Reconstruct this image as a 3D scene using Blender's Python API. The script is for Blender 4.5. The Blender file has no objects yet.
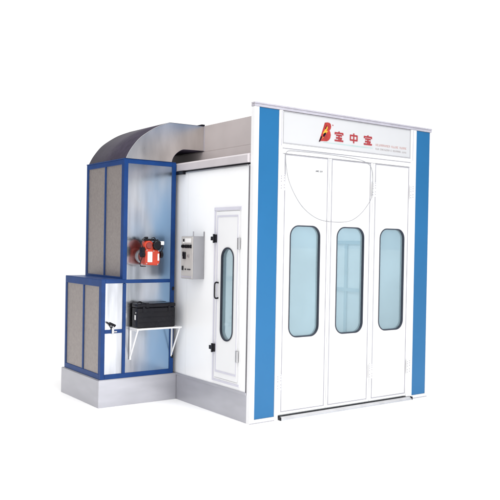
import bpy, bmesh, math, random
from mathutils import Vector, Matrix
random.seed(7)
scene = bpy.context.scene
COL = scene.collection
OFF = {}

# ------------------------------------------------------------------ materials
def nodes(name):
    m = bpy.data.materials.new(name); m.use_nodes = True
    nt = m.node_tree
    b = nt.nodes['Principled BSDF']
    return m, nt, b

def mat(name, col, rough=.4, metal=0., var=.06, scale=6., bump=0., bscale=40., stretch=(1, 1, 1), spec=.5, rvar=0.):
    """painted or metal surface: base colour with faint large-scale variation, roughness variation and a fine bump"""
    m, nt, b = nodes(name)
    tc = nt.nodes.new('ShaderNodeTexCoord')
    mp = nt.nodes.new('ShaderNodeMapping'); mp.inputs['Scale'].default_value = stretch
    nt.links.new(tc.outputs['Object'], mp.inputs['Vector'])
    nz = nt.nodes.new('ShaderNodeTexNoise'); nz.inputs['Scale'].default_value = scale; nz.inputs['Detail'].default_value = 5
    nt.links.new(mp.outputs[0], nz.inputs['Vector'])
    rmp = nt.nodes.new('ShaderNodeValToRGB')
    rmp.color_ramp.elements[0].position = .3; rmp.color_ramp.elements[1].position = .7
    rmp.color_ramp.elements[0].color = tuple(max(0, c * (1 - var)) for c in col) + (1,)
    rmp.color_ramp.elements[1].color = tuple(min(1, c * (1 + var)) for c in col) + (1,)
    nt.links.new(nz.outputs['Fac'], rmp.inputs['Fac'])
    nt.links.new(rmp.outputs['Color'], b.inputs['Base Color'])
    b.inputs['Roughness'].default_value = rough
    b.inputs['Metallic'].default_value = metal
    b.inputs['Specular IOR Level'].default_value = spec
    if rvar:
        mr = nt.nodes.new('ShaderNodeMapRange')
        mr.inputs['To Min'].default_value = max(.02, rough - rvar); mr.inputs['To Max'].default_value = rough + rvar
        nt.links.new(nz.outputs['Fac'], mr.inputs['Value']); nt.links.new(mr.outputs[0], b.inputs['Roughness'])
    if bump:
        n2 = nt.nodes.new('ShaderNodeTexNoise'); n2.inputs['Scale'].default_value = bscale; n2.inputs['Detail'].default_value = 3
        nt.links.new(mp.outputs[0], n2.inputs['Vector'])
        bp = nt.nodes.new('ShaderNodeBump'); bp.inputs['Strength'].default_value = bump; bp.inputs['Distance'].default_value = .01
        nt.links.new(n2.outputs['Fac'], bp.inputs['Height']); nt.links.new(bp.outputs[0], b.inputs['Normal'])
    return m

WHITE = mat('white_paint', (.76, .76, .765), .32, var=.02, scale=2)
WALLWHITE = mat('wall_panel_white', (.87, .87, .875), .3, var=.02, scale=1.5, bump=.02, bscale=2)
SIGNWHITE = mat('sign_white', (.53, .53, .535), .35, var=.015, scale=2)
ALU = mat('anodised_trim', (.46, .44, .485), .4, .15, var=.08, scale=9)
SEAL = mat('pale_seal', (.32, .315, .34), .6, var=.1)
PBLUE = mat('pillar_blue', (.018, .125, .285), .3, var=.05, scale=1.2, bump=.02, bscale=3, spec=.3)
FBLUE = mat('frame_blue', (.0045, .038, .160), .4, var=.12, scale=8, spec=.2)
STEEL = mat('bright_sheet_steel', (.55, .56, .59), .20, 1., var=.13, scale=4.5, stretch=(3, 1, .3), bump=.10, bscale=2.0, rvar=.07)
def blue_reflection(m):
    """blue reflection painted into the base colour, stronger towards the booth side of the cabinet sheets"""
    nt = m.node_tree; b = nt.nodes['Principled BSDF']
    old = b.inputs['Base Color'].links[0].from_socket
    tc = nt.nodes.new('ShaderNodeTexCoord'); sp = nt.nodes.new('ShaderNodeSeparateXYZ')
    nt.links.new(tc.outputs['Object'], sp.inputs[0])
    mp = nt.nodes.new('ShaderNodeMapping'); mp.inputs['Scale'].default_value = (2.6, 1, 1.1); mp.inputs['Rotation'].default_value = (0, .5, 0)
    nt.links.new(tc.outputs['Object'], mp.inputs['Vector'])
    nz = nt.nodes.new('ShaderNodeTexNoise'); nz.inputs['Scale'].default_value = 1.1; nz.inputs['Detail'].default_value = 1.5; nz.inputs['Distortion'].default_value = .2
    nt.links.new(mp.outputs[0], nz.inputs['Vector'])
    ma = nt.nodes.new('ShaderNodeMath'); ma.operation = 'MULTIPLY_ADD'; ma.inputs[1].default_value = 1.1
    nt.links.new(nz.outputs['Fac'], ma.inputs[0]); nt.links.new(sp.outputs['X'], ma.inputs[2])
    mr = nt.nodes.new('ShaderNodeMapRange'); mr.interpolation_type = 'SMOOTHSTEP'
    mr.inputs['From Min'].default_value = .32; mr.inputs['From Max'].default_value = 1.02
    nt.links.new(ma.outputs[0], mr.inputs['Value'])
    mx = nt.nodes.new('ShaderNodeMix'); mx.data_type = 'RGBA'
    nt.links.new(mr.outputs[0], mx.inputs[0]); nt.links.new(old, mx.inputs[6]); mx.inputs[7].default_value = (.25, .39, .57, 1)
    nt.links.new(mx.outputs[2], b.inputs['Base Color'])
blue_reflection(STEEL)  # steel base colour carries a painted blue reflection
STUCCO = mat('embossed_aluminium', (.34, .305, .29), .42, .7, var=.11, scale=34, bump=.22, bscale=150, rvar=.05)
DUCTS = mat('brushed_duct_steel', (.60, .565, .54), .30, .9, var=.16, scale=5, bump=.08, bscale=4, stretch=(1, 1, .35), rvar=.08)
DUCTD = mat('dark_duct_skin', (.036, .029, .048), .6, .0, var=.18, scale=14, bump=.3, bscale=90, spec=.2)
PLINTH = mat('galvanised_plinth', (.44, .44, .475), .36, .6, var=.07, scale=2.2, bump=.07, bscale=3, stretch=(1, 1, 4), rvar=.04)
PLENUM = mat('plenum_grey', (.44, .395, .39), .5, .0, var=.05, scale=3, bump=.03, bscale=4)
CORN = mat('cornice_grey', (.50, .465, .48), .45, .0, var=.05, scale=4)
BLACK = mat('black_plastic', (.006, .006, .009), .25, var=.2, scale=10, spec=.25)
RUBBER = mat('window_rubber', (.014, .018, .032), .45, var=.2)
CHROME = mat('hinge_steel', (.42, .42, .43), .35, .8, var=.1)
RED = mat('burner_red', (.46, .040, .014), .3, var=.12, scale=12)
DRED = mat('dark_red', (.20, .02, .015), .4, var=.12, scale=12)
CABG = mat('cabinet_grey', (.26, .26, .28), .42, var=.05, scale=5, bump=.05, bscale=150)
CABF = mat('cabinet_front_grey', (.46, .44, .425), .42, var=.06, scale=8, bump=.05, bscale=150)
PAPER = mat('white_label', (.78, .77, .76), .6, var=.04)
SIGNRED = mat('sign_red', (.32, .028, .032), .45, var=.05)
EMBRED = mat('emblem_red', (.36, .026, .018), .45, var=.25, scale=14)
EMBYEL = mat('emblem_yellow', (.75, .36, .03), .45, var=.1)
TEAL = mat('sign_pale_teal', (.36, .47, .46), .5, var=.1)
TXTGREY = mat('sign_small_grey', (.30, .27, .27), .5)
TXTRED = mat('sign_small_red', (.44, .25, .23), .5)
WIRE = mat('wire_grey', (.26, .26, .27), .5, var=.1)
INNER = mat('inner_wall', (.70, .73, .74), .5, var=.04)
INFRAME = mat('inner_frame', (.30, .42, .48), .5, var=.04)
SILL = mat('sill_aluminium', (.55, .55, .56), .45, .5, var=.08, scale=9)
GAPGREY = mat('gap_grey', (.10, .095, .11), .6, var=.1)
GROUND = mat('studio_floor', (.96, .96, .96), .8, var=.004, spec=.1)

def glass(name, tint, film):
    m = bpy.data.materials.new(name); m.use_nodes = True
    nt = m.node_tree; nt.nodes.remove(nt.nodes['Principled BSDF'])
    out = nt.nodes['Material Output']
    tr = nt.nodes.new('ShaderNodeBsdfTransparent'); tr.inputs[0].default_value = tint + (1,)
    df = nt.nodes.new('ShaderNodeBsdfDiffuse')
    tc = nt.nodes.new('ShaderNodeTexCoord'); nz = nt.nodes.new('ShaderNodeTexNoise'); nz.inputs['Scale'].default_value = 1.6
    nt.links.new(tc.outputs['Object'], nz.inputs['Vector'])
    rm = nt.nodes.new('ShaderNodeValToRGB')
    rm.color_ramp.elements[0].position = .35; rm.color_ramp.elements[1].position = .65
    rm.color_ramp.elements[0].color = tuple(c * .9 for c in film) + (1,)
    rm.color_ramp.elements[1].color = tuple(c * 1.1 for c in film) + (1,)
    nt.links.new(nz.outputs['Fac'], rm.inputs['Fac']); nt.links.new(rm.outputs[0], df.inputs['Color'])
    m1 = nt.nodes.new('ShaderNodeMixShader'); m1.inputs[0].default_value = .36
    nt.links.new(tr.outputs[0], m1.inputs[1]); nt.links.new(df.outputs[0], m1.inputs[2])
    gl = nt.nodes.new('ShaderNodeBsdfGlossy'); gl.inputs['Roughness'].default_value = .03
    lw = nt.nodes.new('ShaderNodeLayerWeight'); lw.inputs['Blend'].default_value = .5
    pw = nt.nodes.new('ShaderNodeMath'); pw.operation = 'POWER'; pw.inputs[1].default_value = 4
    nt.links.new(lw.outputs['Facing'], pw.inputs[0])
    fr = nt.nodes.new('ShaderNodeMath'); fr.operation = 'MULTIPLY_ADD'; fr.inputs[1].default_value = .6; fr.inputs[2].default_value = .04
    nt.links.new(pw.outputs[0], fr.inputs[0])
    m2 = nt.nodes.new('ShaderNodeMixShader')
    nt.links.new(fr.outputs[0], m2.inputs[0]); nt.links.new(m1.outputs[0], m2.inputs[1]); nt.links.new(gl.outputs[0], m2.inputs[2])
    nt.links.new(m2.outputs[0], out.inputs['Surface'])
    return m
GLASS = glass('tinted_window', (.77, .85, .88), (.36, .48, .53))

# ------------------------------------------------------------------ mesh helpers
def box(bm, x0, x1, y0, y1, z0, z1):
    vs = [bm.verts.new(p) for p in ((x0,y0,z0),(x1,y0,z0),(x1,y1,z0),(x0,y1,z0),(x0,y0,z1),(x1,y0,z1),(x1,y1,z1),(x0,y1,z1))]
    for f in ((0,3,2,1),(4,5,6,7),(0,1,5,4),(1,2,6,5),(2,3,7,6),(3,0,4,7)):
        bm.faces.new([vs[i] for i in f])

def mapper(axis):
    """2-D outline (a,b) and depth d -> 3-D.  'y': a=x b=z d=y ; 'x': a=y b=z d=x ; 'z': a=x b=y d=z"""
    return {'y': lambda a, b, d: (a, d, b), 'x': lambda a, b, d: (d, a, b), 'z': lambda a, b, d: (a, b, d)}[axis]

def plate(bm, axis, outer, d0, d1, holes=()):
    """closed plate with holes, between depths d0 and d1"""
    f = mapper(axis); new = bmesh.new(); edges = []
    for loop in (outer, *holes):
        vs = [new.verts.new(f(a, b, d0)) for a, b in loop]
        edges += [new.edges.new((vs[i], vs[(i+1) % len(vs)])) for i in range(len(vs))]
    if holes: bmesh.ops.triangle_fill(new, use_beauty=True, use_dissolve=False, edges=edges)
    else: new.faces.new(new.verts[:])
    r = bmesh.ops.extrude_face_region(new, geom=new.faces[:])
    dv = Vector(f(0, 0, d1)) - Vector(f(0, 0, d0))
    bmesh.ops.translate(new, verts=[g for g in r['geom'] if isinstance(g, bmesh.types.BMVert)], vec=dv)
    bmesh.ops.recalc_face_normals(new, faces=new.faces[:])
    me = bpy.data.meshes.new('tmp'); new.to_mesh(me); new.free(); bm.from_mesh(me); bpy.data.meshes.remove(me)

def rect(a0, a1, b0, b1): return [(a0,b0),(a1,b0),(a1,b1),(a0,b1)]

def rrect(a0, a1, b0, b1, r, n=10):
    pts = []
    for cx, cy, s in ((a1-r,b0+r,-90),(a1-r,b1-r,0),(a0+r,b1-r,90),(a0+r,b0+r,180)):
        for k in range(n+1):
            t = math.radians(s + 90*k/n); pts.append((cx + r*math.cos(t), cy + r*math.sin(t)))
    out = []
    for p in pts:
        if not out or (abs(p[0]-out[-1][0]) + abs(p[1]-out[-1][1])) > 1e-6: out.append(p)
    if abs(out[0][0]-out[-1][0]) + abs(out[0][1]-out[-1][1]) < 1e-6: out.pop()
    return out

def tube(bm, pts, r, n=8, closed=False, cap=True):
    pts = [Vector(p) for p in pts]; rings = []; N = len(pts); ref = None
    for i, p in enumerate(pts):
        a = pts[(i-1) % N] if (i or closed) else p; b = pts[(i+1) % N] if (i < N-1 or closed) else p
        t = (b - a).normalized()
        if ref is None: ref = t.orthogonal().normalized()
        ref = (ref - t*ref.dot(t)).normalized(); s = t.cross(ref)
        rr = r[i] if isinstance(r, (list, tuple)) else r
        rings.append([bm.verts.new(p + rr*(math.cos(2*math.pi*k/n)*ref + math.sin(2*math.pi*k/n)*s)) for k in range(n)])
    for i in range(N if closed else N-1):
        A, B = rings[i], rings[(i+1) % N]
        for k in range(n): bm.faces.new((A[k], A[(k+1)%n], B[(k+1)%n], B[k]))
    if cap and not closed: bm.faces.new(rings[0][::-1]); bm.faces.new(rings[-1])

def smooth_path(pts, sub=8, closed=False):
    P = [Vector(p) for p in pts]; N = len(P); out = []
    for i in range(N if closed else N-1):
        g = lambda k: P[k % N] if closed else P[min(max(k, 0), N-1)]
        a, b, c, d = g(i-1), g(i), g(i+1), g(i+2)
        for k in range(sub):
            t = k/sub
            out.append(.5*((2*b) + (c-a)*t + (2*a-5*b+4*c-d)*t*t + (3*b-a-3*c+d)*t**3))
    if not closed: out.append(P[-1])
    return out

def bar(bm, p, q, w, axis, d0, d1):
    """flat straight stroke in a plane"""
    p, q = Vector(p), Vector(q); t = (q-p).normalized(); n = Vector((-t.y, t.x))*w/2
    plate(bm, axis, [tuple(p+n), tuple(p-n), tuple(q-n), tuple(q+n)], d0, d1)

def obj(name, bm, m, parent=None, bevel=0., smooth=False):
    off = OFF.get(parent.name, Vector()) if parent else Vector()
    bmesh.ops.recalc_face_normals(bm, faces=bm.faces[:])
    bmesh.ops.translate(bm, verts=bm.verts[:], vec=-off)
    me = bpy.data.meshes.new(name); bm.to_mesh(me); bm.free()
    me.materials.append(m)
    o = bpy.data.objects.new(name, me); COL.objects.link(o)
    if parent: o.parent = parent; OFF[o.name] = off
    if smooth:
        for p in me.polygons: p.use_smooth = True
        me.set_sharp_from_angle(angle=math.radians(35))
    if bevel:
        bv = o.modifiers.new('bevel', 'BEVEL'); bv.width = bevel; bv.segments = 2; bv.limit_method = 'ANGLE'; bv.angle_limit = math.radians(40)
    return o

def make(name, m, parent, fn, **k):
    bm = bmesh.new(); fn(bm); return obj(name, bm, m, parent, **k)

def thing(name, label, cat, loc, group=None):
    o = bpy.data.objects.new(name, None); COL.objects.link(o); o.location = loc; o.empty_display_size = .2
    o['label'] = label; o['category'] = cat
    if group: o['group'] = group
    OFF[o.name] = Vector(loc); return o

# ------------------------------------------------------------------ dimensions (metres)
W, H = 2.79, 3.40
YB = 3.60                      # back of the room
PZ = .32                       # plinth height
WT = 2.745                     # top of the white side wall

# ground
def ground(bm):
    n = 64; c = bm.verts.new((0, 0, 0)); v = [bm.verts.new((300*math.cos(2*math.pi*k/n), 300*math.sin(2*math.pi*k/n), 0)) for k in range(n)]
    for k in range(n): bm.faces.new((c, v[k], v[(k+1) % n]))
g = make('ground', GROUND, None, ground); g['kind'] = 'structure'; g['label'] = 'plain white studio floor'

# ------------------------------------------------------------------ spray booth
booth = thing('spray_booth', 'large white spray booth with blue pillars, three tall door leaves and red sign lettering', 'spray booth', (1.4, 0, 0))

# plinth of the booth: a hollow ring of sheet
for a in ((0, .05, .05, 1.478), (0, .05, 1.482, YB), (W-.05, W, .05, YB)):
    make('plinth', PLINTH, booth, lambda bm: box(bm, *a, 0, PZ-.022), bevel=.002)
for a in ((-.012, .06), (W-.06, W+.012)):
    make('plinth_trim', PLINTH, booth, lambda bm: box(bm, *a, .052, YB, PZ-.022, PZ+.006), bevel=.002)
make('floor_plate', INNER, booth, lambda bm: box(bm, .06, W-.06, .07, YB, .02, .10))

# left side wall with an opening for the personnel door
DY0, DY1, DZ0, DZ1 = .165, .700, .36, 2.31
def wall_left(bm):
    z0 = PZ+.006
    box(bm, 0, .05, .055, DY0, z0, WT); box(bm, 0, .05, DY0, DY1, DZ1, WT); box(bm, 0, .05, DY0, DY1, z0, DZ0)
    box(bm, 0, .05, DY1, 1.300, z0, WT); box(bm, 0, .05, 1.303, 2.5, z0, WT); box(bm, 0, .05, 2.503, YB, z0, WT)
make('side_wall', WALLWHITE, booth, wall_left)
make('side_wall', INNER, booth, lambda bm: (box(bm, W-.05, W, .055, YB, PZ+.006, WT)))
make('corner_shadow_gap', GAPGREY, booth, lambda bm: box(bm, -.006, -.001, .052, .066, PZ+.006, WT-.01))  # dark strip stands in for the shadowed gap beside the front frame
# faint door and window framing on the inside of the far wall, seen through the glass
def inner_frame(bm):
    for y in (1.02, 1.42, 1.82): box(bm, W-.075, W-.051, y, y+.05, .6, 1.95)
    for z in (.55, 1.25, 1.92): box(bm, W-.078, W-.051, 1.00, 1.89, z, z+.05)
make('inner_frame', INFRAME, booth, inner_frame)
# ceiling, plenum and cornice
make('ceiling', INNER, booth, lambda bm: box(bm, .052, W-.052, .06, YB, WT-.05, WT-.002))
make('shadow_gap', BLACK, booth, lambda bm: (box(bm, -.004, .06, .055, YB, WT+.001, WT+.020)))
make('dark_block', BLACK, booth, lambda bm: box(bm, -.05, -.005, 1.36, 1.512, WT-.025, WT+.015), bevel=.004)  # dark block under the cornice, next to the heater cabinet
make('light_rail', CHROME, booth, lambda bm: box(bm, -.020, -.0045, .075, 1.34, WT-.012, WT+.002), bevel=.002)
def cornice(bm):
    prof = [(-.035, WT+.021), (.30, WT+.021), (.30, 2.90), (.02, 2.87), (-.02, 2.862), (-.035, 2.845)]
    plate(bm, 'y', prof, .055, YB)
make('cornice', CORN, booth, cornice, bevel=.003)
def plenum(bm):
    box(bm, .35, W-.2, .06, YB, 3.034, 3.357)
    box(bm, .335, W-.21, .055, 1.46, 2.905, 3.030); box(bm, .335, W-.21, 1.464, YB, 2.905, 3.030)
make('roof_plenum', PLENUM, booth, plenum, bevel=.003)

# front frame
BL0, BL1, BR0, BR1 = .061, .332, 2.508, 2.762
IN0, IN1 = .392, 2.440
def front_frame(bm):
    for x0, x1 in ((0, BL0), (BR1, W)): box(bm, x0, x1, -.012, .05, .0, 3.352)
    for x0, x1 in ((BL1, IN0-.012), (IN1-.03, BR0)): box(bm, x0, x1, -.012, .05, .0, 3.352)
    for x0, x1 in ((BL0, BL1), (BR0, BR1)): box(bm, x0, x1, -.0115, .05, .0, .042)
    box(bm, IN0-.012, IN1-.03, -.0112, .05, 2.950, 2.994)
    box(bm, IN0-.012, IN1-.03, -.008, .05, 2.892, 2.942)
make('front_frame', WHITE, booth, front_frame, bevel=.003)
for a in ((0, BL1), (BR0, W)):
    make('base_contact_shade', SEAL, booth, lambda bm: box(bm, *a, -.0135, -.0122, .001, .009))  # thin grey strip drawn in as contact shadow at the frame foot
make('top_rail', ALU, booth, lambda bm: (box(bm, 0, W, -.013, .052, 3.354, 3.381), box(bm, -.001, W+.001, -.016, .053, 3.3835, 3.400)), bevel=.003)
for a in (IN0-.032, IN1):
    make('inner_trim', ALU, booth, lambda bm: box(bm, a, a+.008, -.0155, -.0125, 2.97, 3.345))
make('header_line', SEAL, booth, lambda bm: box(bm, IN0-.02, IN1-.02, -.0095, .04, 2.9425, 2.9495))
for x0, x1 in ((BL0, BL1), (BR0, BR1)):
    make('pillar_panel', PBLUE, booth, lambda bm: box(bm, x0+.002, x1-.002, -.004, .04, .044, 3.3505), bevel=.002)
# sign board with emblem, three characters and two lines of small print
sign = make('sign_board', SIGNWHITE, booth, lambda bm: box(bm, IN0-.009, IN1-.033, -.004, .04, 2.997, 3.349), bevel=.002)
make('sign_edge', SEAL, sign, lambda bm: plate(bm, 'y', rect(IN0-.002, IN1-.04, 3.003, 3.342), -.0062, -.0042, [rect(IN0+.003, IN1-.045, 3.008, 3.337)]))
S0 = -.0055
def character_bao(bm, x, z, w, h):
    t = w*.145; P = lambda a, b: (x + a*w, z + b*h)
    L = [((.0,.83),(1.,.83)), ((.06,.83),(.06,.66)), ((.94,.83),(.94,.66)), ((.46,1.),(.54,.85)), ((.16,.60),(.84,.60)), ((.16,.33),(.84,.33)), ((.0,.06),(1.,.06)), ((.5,.60),(.5,.06)), ((.66,.24),(.76,.15))]
    for k, (p, q) in enumerate(L): bar(bm, P(*p), P(*q), t, 'y', S0 - .0004*k, -.0042)
def character_zhong(bm, x, z, w, h):
    t = w*.155; P = lambda a, b: (x + a*w, z + b*h)
    L = [((.03,.78),(.97,.78)), ((.03,.30),(.97,.30)), ((.08,.83),(.08,.25)), ((.92,.83),(.92,.25)), ((.5,1.02),(.5,-.02))]
    for k, (p, q) in enumerate(L): bar(bm, P(*p), P(*q), t, 'y', S0 - .0004*k, -.0042)
make('lettering', SIGNRED, sign, lambda bm: character_bao(bm, 1.138, 3.094, .134, .112))
make('lettering', SIGNRED, sign, lambda bm: character_zhong(bm, 1.374, 3.096, .126, .110))
make('lettering', SIGNRED, sign, lambda bm: character_bao(bm, 1.600, 3.096, .134, .112))
# slanted B emblem with lightning bolt
def emblem(bm):
    plate(bm, 'y', [(.902,3.066),(.94,3.074),(1.02,3.078),(1.048,3.092),(1.070,3.118),(1.078,3.155),(1.070,3.185),(1.056,3.203),(1.074,3.222),(1.081,3.250),(1.074,3.276),(1.058,3.288),(1.025,3.292),(.985,3.284),(.965,3.225),(.930,3.135)], -.007, -.0042)
emb = make('emblem', EMBRED, sign, emblem)
def bolt(bm):
    plate(bm, 'y', [(1.012,3.250),(1.030,3.232),(1.006,3.194),(1.034,3.197),(.948,3.098),(.984,3.164),(.952,3.158),(.984,3.200)], -.0085, -.0071)
make('lightning_bolt', EMBYEL, emb, bolt)
def bolt_dark(bm):  # black parts of the printed emblem
    plate(bm, 'y', [(.958,3.128),(.976,3.166),(1.008,3.178),(.996,3.150),(.972,3.122)], -.0098, -.0086)
make('bolt_black', BLACK, emb, bolt_dark)
make('bolt_black', BLACK, emb, lambda bm: plate(bm, 'y', [(.898,3.060),(.916,3.066),(.942,3.118),(.932,3.132)], -.0098, -.0074))
make('bolt_black', BLACK, emb, lambda bm: plate(bm, 'y', [(.988,3.212),(1.006,3.250),(1.016,3.256),(1.002,3.216)], -.0098, -.0086))
make('emblem_mark', SIGNRED, sign, lambda bm: plate(bm, 'y', [(1.108+.008*math.cos(t*.7854), 3.268+.008*math.sin(t*.7854)) for t in range(8)], -.0058, -.0042))
make('underline', TEAL, sign, lambda bm: plate(bm, 'y', [(.96,3.060),(1.45,3.056),(1.74,3.060),(1.76,3.070),(1.45,3.071),(.98,3.068)], -.0052, -.0042))
def small_print(words, x0, x1, z, h):
    def fn(bm):
        n = sum(words) + .8*(len(words)-1); cw = (x1-x0)/n; x = x0
        for wd in words:
            for k in range(wd):
                a = x + .12*cw; b = x + .88*cw; m = (a+b)/2; t = cw*.2
                style = random.randrange(4)
                if style != 3: bar(bm, (a+t/2, z), (a+t/2, z+h), t, 'y', -.0052, -.0042)
                if style in (0, 2): bar(bm, (b-t/2, z), (b-t/2, z+h), t, 'y', -.0053, -.0042)
                if style in (0, 1): bar(bm, (a, z+h-t/2), (b, z+h-t/2), t, 'y', -.0054, -.0042)
                if style in (1, 3): bar(bm, (a, z+t/2), (b, z+t/2), t, 'y', -.0055, -.0042)
                if style == 3: bar(bm, (m, z), (m, z+h), t, 'y', -.0056, -.0042)
                x += cw
            x += .8*cw
    return fn
make('small_print', TXTRED, sign, small_print([10, 5, 5], 1.795, 2.335, 3.098, .024))
make('small_print', TXTGREY, sign, small_print([3, 8, 1, 7, 4], 1.795, 2.335, 3.052, .020))

# three folding door leaves
LEAF = [(.385, 1.074, .429, 1.045, .516, .945), (1.080, 1.766, 1.113, 1.723, 1.206, 1.635), (1.772, 2.406, 1.811, 2.375, 1.908, 2.330)]
LEAF[2] = (1.772, 2.408, 1.811, 2.388, 1.905, 2.325)
for i, (x0, x1, a0, a1, w0, w1) in enumerate(LEAF):
    wz0, wz1 = .887, 2.112
    hole = rrect(w0, w1, wz0, wz1, .115)
    def leaf(bm):
        plate(bm, 'y', rect(x0, x1, .052, 2.889), 0.0, .045, [hole])
    L = make('door_leaf', WHITE, booth, leaf, bevel=.002)
    # the raised border line of the leaf
    make('leaf_border', SEAL, L, lambda bm: plate(bm, 'y', rect(a0-.007, a1+.007, .078, 2.888), -.0022, -.0004, [rect(a0+.006, a1-.006, .090, 2.874)]))
    make('leaf_seal', SEAL, L, lambda bm: box(bm, x1+.001, x1+.0045, .008, .040, .06, 2.885))
    def gasket(bm):
        plate(bm, 'y', rrect(w0-.006, w1+.006, wz0-.006, wz1+.006, .121), -.008, -.0006, [rrect(w0+.007, w1-.007, wz0+.007, wz1-.007, .108)])
        plate(bm, 'y', rrect(w0+.001, w1-.001, wz0+.001, wz1-.001, .114), -.0005, .052, [rrect(w0+.0065, w1-.0065, wz0+.0065, wz1-.0065, .1085)])
    make('window_gasket', RUBBER, L, gasket, bevel=.003, smooth=True)
    make('window_pane', GLASS, L, lambda bm: plate(bm, 'y', rrect(w0+.005, w1-.005, wz0+.005, wz1-.005, .110), .022, .026))
    if i == 0:
        # small nameplate as two rows of tiny dashes
        make('nameplate', BLACK, L, small_print([4, 3], .860, .966, 2.722, .017))
# hinges with their screws, on the jambs and between leaves two and three
def hinge(px, z, parent):
    h = make('hinge', WHITE, parent, lambda bm: box(bm, px-.032, px+.032, -.022, -.0125, z-.085, z+.085), bevel=.003)
    def screws(bm):
        for dx in (-.02, .02):
            for dz in (-.065, -.035, .01, .04, .065):
                tube(bm, [(px+dx, -.0222, z+dz+(.008 if dx > 0 else 0)), (px+dx, -.0245, z+dz+(.008 if dx > 0 else 0))], .0072, 8)
    make('screw_heads', SEAL, h, screws)
for px in (.383, 1.770, 2.428):
    for z in (2.575, .41): hinge(px, z, booth)
# door sill
def sill(bm):
    plate(bm, 'x', [(-.055, .0), (-.012, .0), (-.012, .034), (-.018, .034), (-.052, .014)], .40, 2.47)
s = make('door_sill', SILL, booth, sill, bevel=.002)
make('sill_seal', BLACK, s, lambda bm: box(bm, .40, 2.47, -.0130, .012, .0355, .0405))
for x0 in (.385, 2.471):
    make('sill_end', BLACK, s, lambda bm: box(bm, x0+.002, x0+.012, -.056, -.0122, .0, .038), bevel=.003)

# personnel door in the left wall
pd = make('personnel_door', WHITE, booth, lambda bm: plate(bm, 'x', rect(DY0+.001, DY1-.001, DZ0+.001, DZ1-.001), -.014, .048, [rect(.205, .655, .405, 2.262)]), bevel=.003)
PW = (.302, .530, .840, 1.852, .11)
lf = make('leaf', WHITE, pd, lambda bm: plate(bm, 'x', rect(.208, .652, .409, 2.258), -.020, .03, [rrect(*PW)]), bevel=.003)
DOORG = mat('door_edge_grey', (.60, .59, .66), .4, .1, var=.05)
make('leaf_border', DOORG, pd, lambda bm: plate(bm, 'x', rect(.222, .632, .470, 2.215), -.0232, -.0203, [rect(.232, .614, .492, 2.196)]))
make('door_head', DOORG, pd, lambda bm: box(bm, -.022, -.0142, DY0+.004, DY1-.004, 2.268, 2.306), bevel=.003)
make('door_frame_edge', DOORG, pd, lambda bm: (box(bm, -.0185, -.0142, DY1-.034, DY1-.004, DZ0+.004, 2.266), box(bm, -.0185, -.0142, DY0+.004, DY1-.036, DZ0+.004, DZ0+.03)), bevel=.002)
def dgasket(bm):
    a0, a1, b0, b1, r = PW
    plate(bm, 'x', rrect(a0-.010, a1+.010, b0-.010, b1+.010, r+.010), -.028, -.0206, [rrect(a0+.006, a1-.006, b0+.006, b1-.006, r-.006)])
    plate(bm, 'x', rrect(a0+.001, a1-.001, b0+.001, b1-.001, r-.001), -.0205, .036, [rrect(a0+.0055, a1-.0055, b0+.0055, b1-.0055, r-.0055)])
make('window_gasket', RUBBER, pd, dgasket, bevel=.003, smooth=True)
make('window_pane', GLASS, pd, lambda bm: plate(bm, 'x', rrect(PW[0]+.004, PW[1]-.004, PW[2]+.004, PW[3]-.004, PW[4]-.004), -.006, -.002))
def dhandle(bm):
    tube(bm, smooth_path([(-.020,.592,1.465),(-.050,.592,1.468),(-.066,.592,1.45),(-.068,.592,1.38),(-.066,.592,1.31),(-.050,.592,1.292),(-.020,.592,1.295)], 6), .0095, 10)
make('handle', BLACK, pd, dhandle, smooth=True)
for z in (1.957, .735):
    def blk(bm):
        box(bm, -.045, -.0205, .628, .668, z-.045, z+.045); box(bm, -.050, -.0145, .664, .720, z-.022, z+.022); tube(bm, [(-.052,.65,z-.05),(-.052,.65,z+.05)], .012, 10)
    make('door_clamp', BLACK, pd, blk, bevel=.003)
for z in (1.905, .690):
    hg = make('hinge', CHROME, pd, lambda bm: (box(bm, -.034, -.0205, .176, .222, z-.062, z+.062), tube(bm, [(-.038,.186,z-.06),(-.038,.186,z+.06)], .009, 10)), bevel=.002)
    make('screw_heads', SEAL, hg, lambda bm: [tube(bm, [(-.0342,.206,z+d),(-.0365,.206,z+d)], .006, 8) for d in (-.04,0,.04)])

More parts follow.
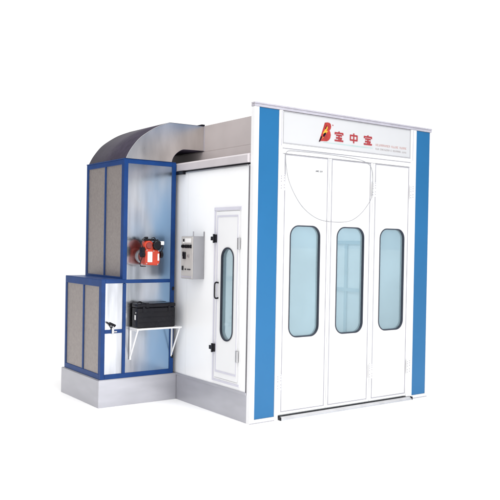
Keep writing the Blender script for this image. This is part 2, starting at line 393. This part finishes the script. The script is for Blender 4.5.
# ------------------------------------------------------------------ heater cabinet (tower and lower box)
YT, YR = 1.5155, 2.575
XT, XB = -.737, -.998
XR = -.045
ZT, ZM = 2.86, 1.462
cab = thing('heater_cabinet', 'stepped metal heater cabinet in blue frame beside the white booth wall', 'heater cabinet', (-.5, 2.05, 0))
def cplinth(bm):
    box(bm, XB-.022, -.002, YT-.006, YT+.04, 0, .312); box(bm, XB-.022, XB+.02, YT+.041, YR+.04, 0, .312); box(bm, XB+.021, -.002, YR, YR+.04, 0, .312)
make('plinth', PLINTH, cab, cplinth, bevel=.002)
make('plinth_top', PLINTH, cab, lambda bm: box(bm, XB-.012, -.004, YT-.001, YR+.03, .3125, .318))
Z0 = .319
def cframe(bm):
    P = .045; t = .04
    def post(x0, x1, y0, y1, z0, z1): box(bm, x0, x1, y0, y1, z0, z1)
    # front of lower box
    post(XB, XB+.05, YT, YT+t, Z0, ZM)
    post(XR-P-.006, XR, YT, YT+t, Z0, ZT)
    post(XT+.010, XT+.050, YT+.0005, YT+t, Z0+.055, ZM-.045)
    post(XB+.05, XR-P-.006, YT+.0008, YT+t, Z0, Z0+.055)
    post(XB+.05, XR-P-.006, YT+.0008, YT+t, ZM-.042, ZM)
    post(XB+.05, XT+.010, YT+.0012, YT+t, .845, .888)
    # tower front
    post(XT, XT+.052, YT, YT+t, ZM, ZT)
    post(XT+.052, XR-P-.006, YT+.0008, YT+t, ZT-.045, ZT)
    # left side, tower
    post(XT, XT+t, YT+t, YT+t+.03, ZM, ZT-.04); post(XT, XT+t, YR-.05, YR, ZM, ZT); post(XT+.0006, XT+t, 2.01, 2.045, ZM+.03, ZT-.05)
    post(XT+.0003, XT+t, YT+t, YR-.05, ZT-.058, ZT); post(XT+.0003, XT+t, YT+t+.03, YR-.05, ZM, ZM+.03)
    # left side, lower box
    post(XB, XB+t, YT+t, YT+t+.03, Z0+.06, ZM-.08); post(XB, XB+t, YR-.045, YR, Z0+.06, ZM-.08); post(XB+.0006, XB+t, 2.005, 2.040, Z0+.06, ZM-.08)
    post(XB+.0003, XB+t, YT+t, YR, ZM-.08, ZM); post(XB+.0003, XB+t, YT+t, YR, Z0, Z0+.06)
    # back and right hand posts
    post(XR-.05, XR, YR-.04, YR, Z0, ZT); post(XT+t, XR-.05, YR-.04, YR-.001, ZT-.05, ZT)
make('frame', FBLUE, cab, cframe, bevel=.003)
make('top_plate', FBLUE, cab, lambda bm: box(bm, XB+.002, XT+.03, YT+.003, YR-.001, ZM+.0005, ZM+.006))
make('roof_plate', FBLUE, cab, lambda bm: (box(bm, XT-.004, XR, YT+.01, YR+.004, ZT+.0005, ZT+.012)), bevel=.003)
# front sheets
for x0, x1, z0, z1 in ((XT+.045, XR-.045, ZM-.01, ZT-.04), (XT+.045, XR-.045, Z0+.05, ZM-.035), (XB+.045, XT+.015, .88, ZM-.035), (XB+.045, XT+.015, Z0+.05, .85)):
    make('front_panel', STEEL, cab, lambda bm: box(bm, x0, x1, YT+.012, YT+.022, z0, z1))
# side sheets
for x, y0, y1, z0, z1 in ((XT, YT+.06, 2.015, ZM+.02, ZT-.05), (XT, 2.04, YR-.04, ZM+.02, ZT-.05), (XB, YT+.06, 2.010, Z0+.05, ZM-.07), (XB, 2.035, YR-.035, Z0+.05, ZM-.07)):
    make('side_panel', STUCCO, cab, lambda bm: box(bm, x+.010, x+.020, y0, y1, z0, z1))
for a in ((XB+.02, XR-.02, YR-.03, YR-.02, Z0, ZM-.01), (XT+.03, XR-.03, YR-.03, YR-.02, ZM+.01, ZT-.03)):
    make('back_panel', STUCCO, cab, lambda bm: box(bm, *a))
make('right_panel', STUCCO, cab, lambda bm: box(bm, XR-.014, XR-.004, YT+.04, YR-.04, Z0, ZT-.002))
def latch(bm):
    tube(bm, [(-.862, YT+.002, .905), (-.880, YT-.040, .945)], .008, 8); tube(bm, [(-.845, YT-.05, .935), (-.915, YT-.04, .975)], [.016, .011], 8)
lt = make('latch', BLACK, cab, latch, smooth=True)
make('latch_plate', CHROME, lt, lambda bm: (box(bm, -.868, -.838, YT-.012, YT-.0005, .84, .915), box(bm, -.852, -.80, YT-.01, YT-.0006, .856, .872)), bevel=.003)
for a in (1.325, .505):
    make('catch', BLACK, cab, lambda bm: box(bm, XR-.032, XR-.006, YT-.012, YT-.0005, a, a+.04), bevel=.003)

# ------------------------------------------------------------------ duct elbow
duct = thing('air_duct', 'curved sheet metal duct elbow from heater cabinet top into booth roof', 'air duct', (-.3, 2.05, ZT+.012))
ZB = ZT + .0135
outer = smooth_path([(-.715, ZB, 0), (-.706, 2.895, 0), (-.655, 2.985, 0), (-.552, 3.112, 0), (-.418, 3.214, 0), (-.295, 3.285, 0), (-.150, 3.345, 0)], 6)
outer = [(v.x, v.y) for v in outer]
inner = [(v.x, v.y) for v in smooth_path([(.349, 3.045, 0), (.10, 3.04, 0), (.03, 3.03, 0), (-.04, 2.985, 0), (-.085, 2.93, 0), (-.105, ZB, 0)], 5)]
prof = outer + [(.349, 3.352)] + inner
DY = 2.555
make('duct_side', DUCTS, duct, lambda bm: plate(bm, 'y', prof, YT+.006, YT+.012))
make('duct_side', DUCTS, duct, lambda bm: plate(bm, 'y', prof, DY-.006, DY))
def strip(path, m, name, th):
    def fn(bm):
        for (a, b), (c, d) in zip(path[:-1], path[1:]):
            q = [bm.verts.new(p) for p in ((a, YT+.004, b), (c, YT+.004, d), (c, DY+.002, d), (a, DY+.002, b))]
            bm.faces.new(q)
        bmesh.ops.remove_doubles(bm, verts=bm.verts[:], dist=1e-6)
    o = make(name, m, duct, fn, smooth=True)
    so = o.modifiers.new('thick', 'SOLIDIFY'); so.thickness = .004; so.offset = 0
    return o
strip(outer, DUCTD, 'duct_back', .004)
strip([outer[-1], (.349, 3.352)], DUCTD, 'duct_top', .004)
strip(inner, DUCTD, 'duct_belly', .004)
make('flange', BLACK, duct, lambda bm: (box(bm, .305, .352, YT-.004, DY, 3.3555, 3.372)), bevel=.003)
make('collar', ALU, duct, lambda bm: box(bm, .343, .349, YT-.006, YT+.004, 3.045, 3.352))
make('seam', CHROME, duct, lambda bm: tube(bm, [(a, YT+.003, b) for a, b in outer], .003, 6), smooth=True)

# ------------------------------------------------------------------ oil burner
bn = thing('burner', 'red oil burner with black motor mounted on the cabinet front', 'burner', (-.46, 1.36, 1.65))
YF = 1.300
def bbody(bm):
    plate(bm, 'y', [(-.560,1.655),(-.548,1.640),(-.400,1.632),(-.375,1.650),(-.366,1.700),(-.372,1.790),(-.395,1.815),(-.540,1.825),(-.560,1.805)], YF, 1.43)
body = make('housing', RED, bn, bbody, bevel=.012, smooth=True)
make('rating_plate', PAPER, body, lambda bm: (box(bm, -.532, -.472, YF-.003, YF-.0005, 1.672, 1.792)))
make('rating_plate', PAPER, body, lambda bm: (box(bm, -.402, -.382, YF-.003, YF-.0005, 1.690, 1.770)))
make('fan_housing', RED, bn, lambda bm: (tube(bm, [(-.505, YF+.02, 1.862), (-.505, YF+.035, 1.862), (-.505, 1.39, 1.862), (-.505, 1.40, 1.862)], [.055, .066, .066, .055], 24),), smooth=True)
make('scroll', RED, bn, lambda bm: plate(bm, 'y', [(-.475,1.80),(-.385,1.80),(-.40,1.86),(-.44,1.895),(-.50,1.85)], YF+.03, 1.38), bevel=.008)
make('fan_cover', DRED, bn, lambda bm: tube(bm, [(-.505, YF+.018, 1.862), (-.505, YF+.008, 1.862)], [.04, .034], 20), smooth=True)
make('cap', BLACK, bn, lambda bm: (plate(bm, 'y', rrect(-.575, -.435, 1.918, 1.942, .010), YF+.02, 1.37), box(bm, -.53, -.50, YF+.05, YF+.09, 1.94, 1.965)), bevel=.004)
make('motor', BLACK, bn, lambda bm: (tube(bm, [(-.405, YF-.02, 1.868), (-.405, YF-.008, 1.868), (-.405, 1.33, 1.868)], [.046, .056, .056], 24), tube(bm, [(-.362, YF+.03, 1.760), (-.332, YF+.03, 1.760)], .042, 18), box(bm, -.45, -.40, YF-.01, 1.30, 1.895, 1.935)), smooth=True)
make('capacitor', PAPER, bn, lambda bm: (box(bm, -.372, -.332, YF-.03, YF+.02, 1.872, 1.915)), bevel=.006)
make('pump', BLACK, bn, lambda bm: (tube(bm, [(-.565, YF+.03, 1.762), (-.602, YF+.03, 1.762)], .036, 18), box(bm, -.60, -.562, YF+.01, YF+.07, 1.79, 1.842), tube(bm, [(-.585, YF, 1.762), (-.585, YF+.07, 1.762)], .02, 12)), smooth=True)
make('nozzle', DRED, bn, lambda bm: tube(bm, [(-.475, 1.42, 1.735), (-.475, YT+.013, 1.735)], .07, 24), smooth=True)
make('flange', CHROME, bn, lambda bm: tube(bm, [(-.475, YT-.02, 1.735), (-.475, YT+.011, 1.735)], .082, 28), smooth=True)
for a in (
    [(-.585, YF+.03, 1.84), (-.60, YF+.02, 1.90), (-.57, YF+.01, 1.955), (-.53, YF+.03, 1.945)],
    [(-.41, YF+.03, 1.92), (-.44, YF+.02, 1.955), (-.47, YF+.03, 1.948)],
    [(-.585, YF+.03, 1.728), (-.60, YF+.05, 1.66), (-.57, YF+.1, 1.625), (-.50, 1.40, 1.62)],
    [(-.335, YF+.03, 1.80), (-.315, YF+.03, 1.84), (-.335, YF+.02, 1.875)],
    ):
    make('pipe', BLACK, bn, lambda bm: tube(bm, smooth_path(a, 6), .006, 6), smooth=True)
for x, z in ((-.545,1.81),(-.455,1.80),(-.39,1.80),(-.545,1.655),(-.40,1.648)):
    make('bolt', CHROME, bn, lambda bm: tube(bm, [(x, YF-.006, z), (x, YF+.001, z)], .007, 8))

# ------------------------------------------------------------------ shelf and black box
SZ = .905; SX0, SX1, SY0 = -.640, -.048, 1.315
sh = thing('shelf', 'white bracket shelf on the cabinet front holding the black box', 'shelf', (-.35, 1.42, SZ))
make('board', WHITE, sh, lambda bm: box(bm, SX0, SX1, SY0, YT-.002, SZ-.018, SZ), bevel=.003)
for x in (-.628, -.075):
    def br(bm):
        box(bm, x-.011, x+.011, YT-.012, YT-.002, .525, SZ-.02)
        box(bm, x-.010, x+.010, SY0+.01, YT-.012, SZ-.032, SZ-.0195)
        p = Vector((x, SY0+.02, SZ-.035)); q = Vector((x, YT-.014, .565))
        tube(bm, [p, q], .010, 6)
    make('bracket', WHITE, sh, br, bevel=.002)
bx = thing('black_box', 'black oblong case with white sticker resting on the white shelf', 'equipment case', (-.37, 1.43, SZ))
BX0, BX1, BY0, BY1, BZ0, BZ1 = -.620, -.125, 1.345, 1.500, SZ+.002, 1.19
make('case_body', BLACK, bx, lambda bm: box(bm, BX0, BX1, BY0, BY1, BZ0, BZ1-.05), bevel=.012)
lid = make('lid', BLACK, bx, lambda bm: (box(bm, BX0-.004, BX1+.004, BY0-.004, BY1+.002, BZ1-.047, BZ1)), bevel=.014)
make('strap', BLACK, lid, lambda bm: (box(bm, BX0+.10, BX0+.14, BY0-.010, BY1+.004, BZ1-.05, BZ1+.008)), bevel=.004)
make('lid_handle', BLACK, lid, lambda bm: tube(bm, smooth_path([(BX0+.03,1.43,BZ1-.002),(BX0+.05,1.43,BZ1+.014),(BX0+.08,1.43,BZ1+.014),(BX0+.095,1.43,BZ1-.002)], 4), .007, 8), smooth=True)
for a in (BX0+.06, BX1-.10):
    make('latch', BLACK, bx, lambda bm: box(bm, a, a+.03, BY0-.008, BY0+.004, BZ1-.10, BZ1-.035), bevel=.003)
make('sticker', PAPER, bx, lambda bm: (box(bm, BX0-.003, BX0-.0005, 1.395, 1.425, 1.00, 1.055), box(bm, BX0-.003, BX0-.0005, 1.39, 1.40, 1.075, 1.09)))
for a in (.96, 1.02, 1.08):
    make('rib', BLACK, bx, lambda bm: box(bm, BX0+.015, BX1-.015, BY0-.004, BY0+.002, a, a+.012), bevel=.003)

# ------------------------------------------------------------------ control cabinet
cc = thing('control_cabinet', 'grey electrical control box with switches hung on the white wall', 'control box', (0, 1.05, 1.487))
CX, CY0, CY1, CZ0, CZ1 = -.150, .920, 1.176, 1.487, 1.980
make('enclosure', CABG, cc, lambda bm: box(bm, CX, -.002, CY0, CY1, CZ0, CZ1), bevel=.003)
dr = make('door', CABF, cc, lambda bm: box(bm, CX-.010, CX-.0015, CY0+.004, CY1-.004, CZ0+.004, CZ1-.004), bevel=.002)
xf = CX - .0105
make('label_plate', PAPER, dr, lambda bm: (box(bm, xf-.002, xf, .955, 1.085, 1.905, 1.955), box(bm, xf-.002, xf, 1.10, 1.14, 1.90, 1.915)))
make('meter', BLACK, dr, lambda bm: (box(bm, xf-.002, xf, 1.105, 1.135, 1.915, 1.945)))
for k, y in enumerate((.965, 1.02, 1.07, 1.13)):
    make('knob', BLACK, dr, lambda bm: (tube(bm, [(xf, y, 1.862), (xf-.02, y, 1.862)], .017, 12), box(bm, xf-.004, xf-.0003, y-.021, y+.021, 1.842, 1.882)))
make('switch', BLACK, dr, lambda bm: (box(bm, xf-.018, xf, 1.065, 1.115, 1.715, 1.795), box(bm, xf-.010, xf, 1.105, 1.135, 1.745, 1.800)), bevel=.004)
make('key_switch', CHROME, dr, lambda bm: tube(bm, [(xf, 1.00, 1.752), (xf-.015, 1.00, 1.752)], .016, 12), smooth=True)
make('breaker', BLACK, dr, lambda bm: (box(bm, xf-.012, xf, 1.115, 1.14, 1.585, 1.635), box(bm, xf-.006, xf, 1.055, 1.085, 1.590, 1.605), box(bm, xf-.006, xf, .96, 1.03, 1.592, 1.604)), bevel=.002)
make('foot_strip', ALU, dr, lambda bm: box(bm, xf-.003, xf, CY0+.012, CY1-.012, CZ0+.014, CZ0+.034))
for a in (CX-.004, -.012):
    make('hanger', CABG, cc, lambda bm: box(bm, a, a+.010, CY0-.001, CY0+.012, CZ1-.05, 2.035), bevel=.002)

# ------------------------------------------------------------------ thin wire loop draped over the doors
def wire(bm):
    y = -.027
    pts = [(.411,2.86),(.425,2.74),(.458,2.61),(.535,2.47),(.648,2.335),(.79,2.238),(.945,2.183),(1.14,2.168),(1.329,2.178),(1.45,2.215),(1.566,2.29),(1.66,2.385),(1.726,2.48),(1.74,2.60),(1.733,2.745),(1.715,2.82),(1.67,2.865),(1.55,2.902),(1.388,2.916),(1.0,2.927),(.634,2.925),(.47,2.92),(.422,2.90)]
    tube(bm, smooth_path([(a, y, b) for a, b in pts], 6, True), .0042, 6, closed=True)
w = make('wire_loop', WIRE, None, wire, smooth=True)
w['label'] = 'thin grey wire hanging in a loop across the white door leaves'; w['category'] = 'wire'

# ------------------------------------------------------------------ world light with added off-view patches, softboxes, camera
world = bpy.data.worlds.new('World'); scene.world = world; world.use_nodes = True
nt = world.node_tree; bg = nt.nodes['Background']
tc = nt.nodes.new('ShaderNodeTexCoord')
def lobe(direction, c0, c1, noise=0.):
    d = Vector(direction).normalized()
    dot = nt.nodes.new('ShaderNodeVectorMath'); dot.operation = 'DOT_PRODUCT'
    nt.links.new(tc.outputs['Generated'], dot.inputs[0]); dot.inputs[1].default_value = d
    src = dot.outputs['Value']
    if noise:
        nz = nt.nodes.new('ShaderNodeTexNoise'); nz.inputs['Scale'].default_value = 3.5; nz.inputs['Detail'].default_value = 3
        nt.links.new(tc.outputs['Generated'], nz.inputs['Vector'])
        ma = nt.nodes.new('ShaderNodeMath'); ma.operation = 'MULTIPLY_ADD'; ma.inputs[1].default_value = noise
        nt.links.new(nz.outputs['Fac'], ma.inputs[0]); nt.links.new(src, ma.inputs[2]); src = ma.outputs[0]
    mr = nt.nodes.new('ShaderNodeMapRange'); mr.interpolation_type = 'SMOOTHSTEP'
    mr.inputs['From Min'].default_value = c0; mr.inputs['From Max'].default_value = c1
    nt.links.new(src, mr.inputs['Value']); return mr.outputs[0]
mx1 = nt.nodes.new('ShaderNodeMix'); mx1.data_type = 'RGBA'
mx1.inputs[6].default_value = (1, 1, 1, 1); mx1.inputs[7].default_value = (.10, .24, .50, 1)  # added blue patch, out of view, for reflections in steel and glass
nt.links.new(lobe((.62, -.78, .05), .80 + .15, .95 + .15, .3), mx1.inputs[0])
mx2 = nt.nodes.new('ShaderNodeMix'); mx2.data_type = 'RGBA'
mx2.inputs[7].default_value = (.09, .07, .075, 1)  # added dark brown patch, out of view, that darkens the left faces
nt.links.new(mx1.outputs[2], mx2.inputs[6]); nt.links.new(lobe((-.64, .76, .12), .82, .95), mx2.inputs[0])
nt.links.new(mx2.outputs[2], bg.inputs['Color'])

bg.inputs['Strength'].default_value = 1.2
def softbox(name, loc, aim, sx, sy, power, col):
    l = bpy.data.lights.new(name, 'AREA'); l.shape = 'RECTANGLE'; l.size = sx; l.size_y = sy; l.energy = power; l.color = col
    o = bpy.data.objects.new(name, l); COL.objects.link(o); o.location = loc
    o.rotation_euler = (Vector(aim) - Vector(loc)).to_track_quat('-Z', 'Y').to_euler()
softbox('front_softbox', (.32, -4.4, .95), (.4, 0, 1.0), 1.4, 1.9, 135, (1, .985, .96))
softbox('overhead_softbox', (-1.4, -1.6, 8.0), (-1.0, -.8, 0), 5.0, 5.0, 290, (1, .99, .98))

softbox('booth_ceiling_light', (1.4, 1.75, 2.66), (1.4, 1.76, 0), 1.6, 2.9, 44, (.97, .99, 1))

YAW, PITCH, ROLL = .6291, -.0098, .0179
fw = Vector((math.sin(YAW)*math.cos(PITCH), math.cos(YAW)*math.cos(PITCH), math.sin(PITCH)))
r = Vector((math.cos(YAW), -math.sin(YAW), 0)); u = r.cross(fw)
r2 = math.cos(ROLL)*r + math.sin(ROLL)*u; u2 = -math.sin(ROLL)*r + math.cos(ROLL)*u
cd = bpy.data.cameras.new('camera'); cam = bpy.data.objects.new('camera', cd); COL.objects.link(cam)
cd.sensor_width = 36; cd.lens = 742.68/500*36; cd.clip_end = 2000
M = Matrix((r2, u2, -fw)).transposed().to_4x4(); M.translation = Vector((-4.6092, -6.3029, 1.9166))
cam.matrix_world = M
scene.camera = cam
scene.view_settings.view_transform = 'Standard'; scene.view_settings.look = 'None'
scene.view_settings.exposure = 0; scene.view_settings.gamma = 1
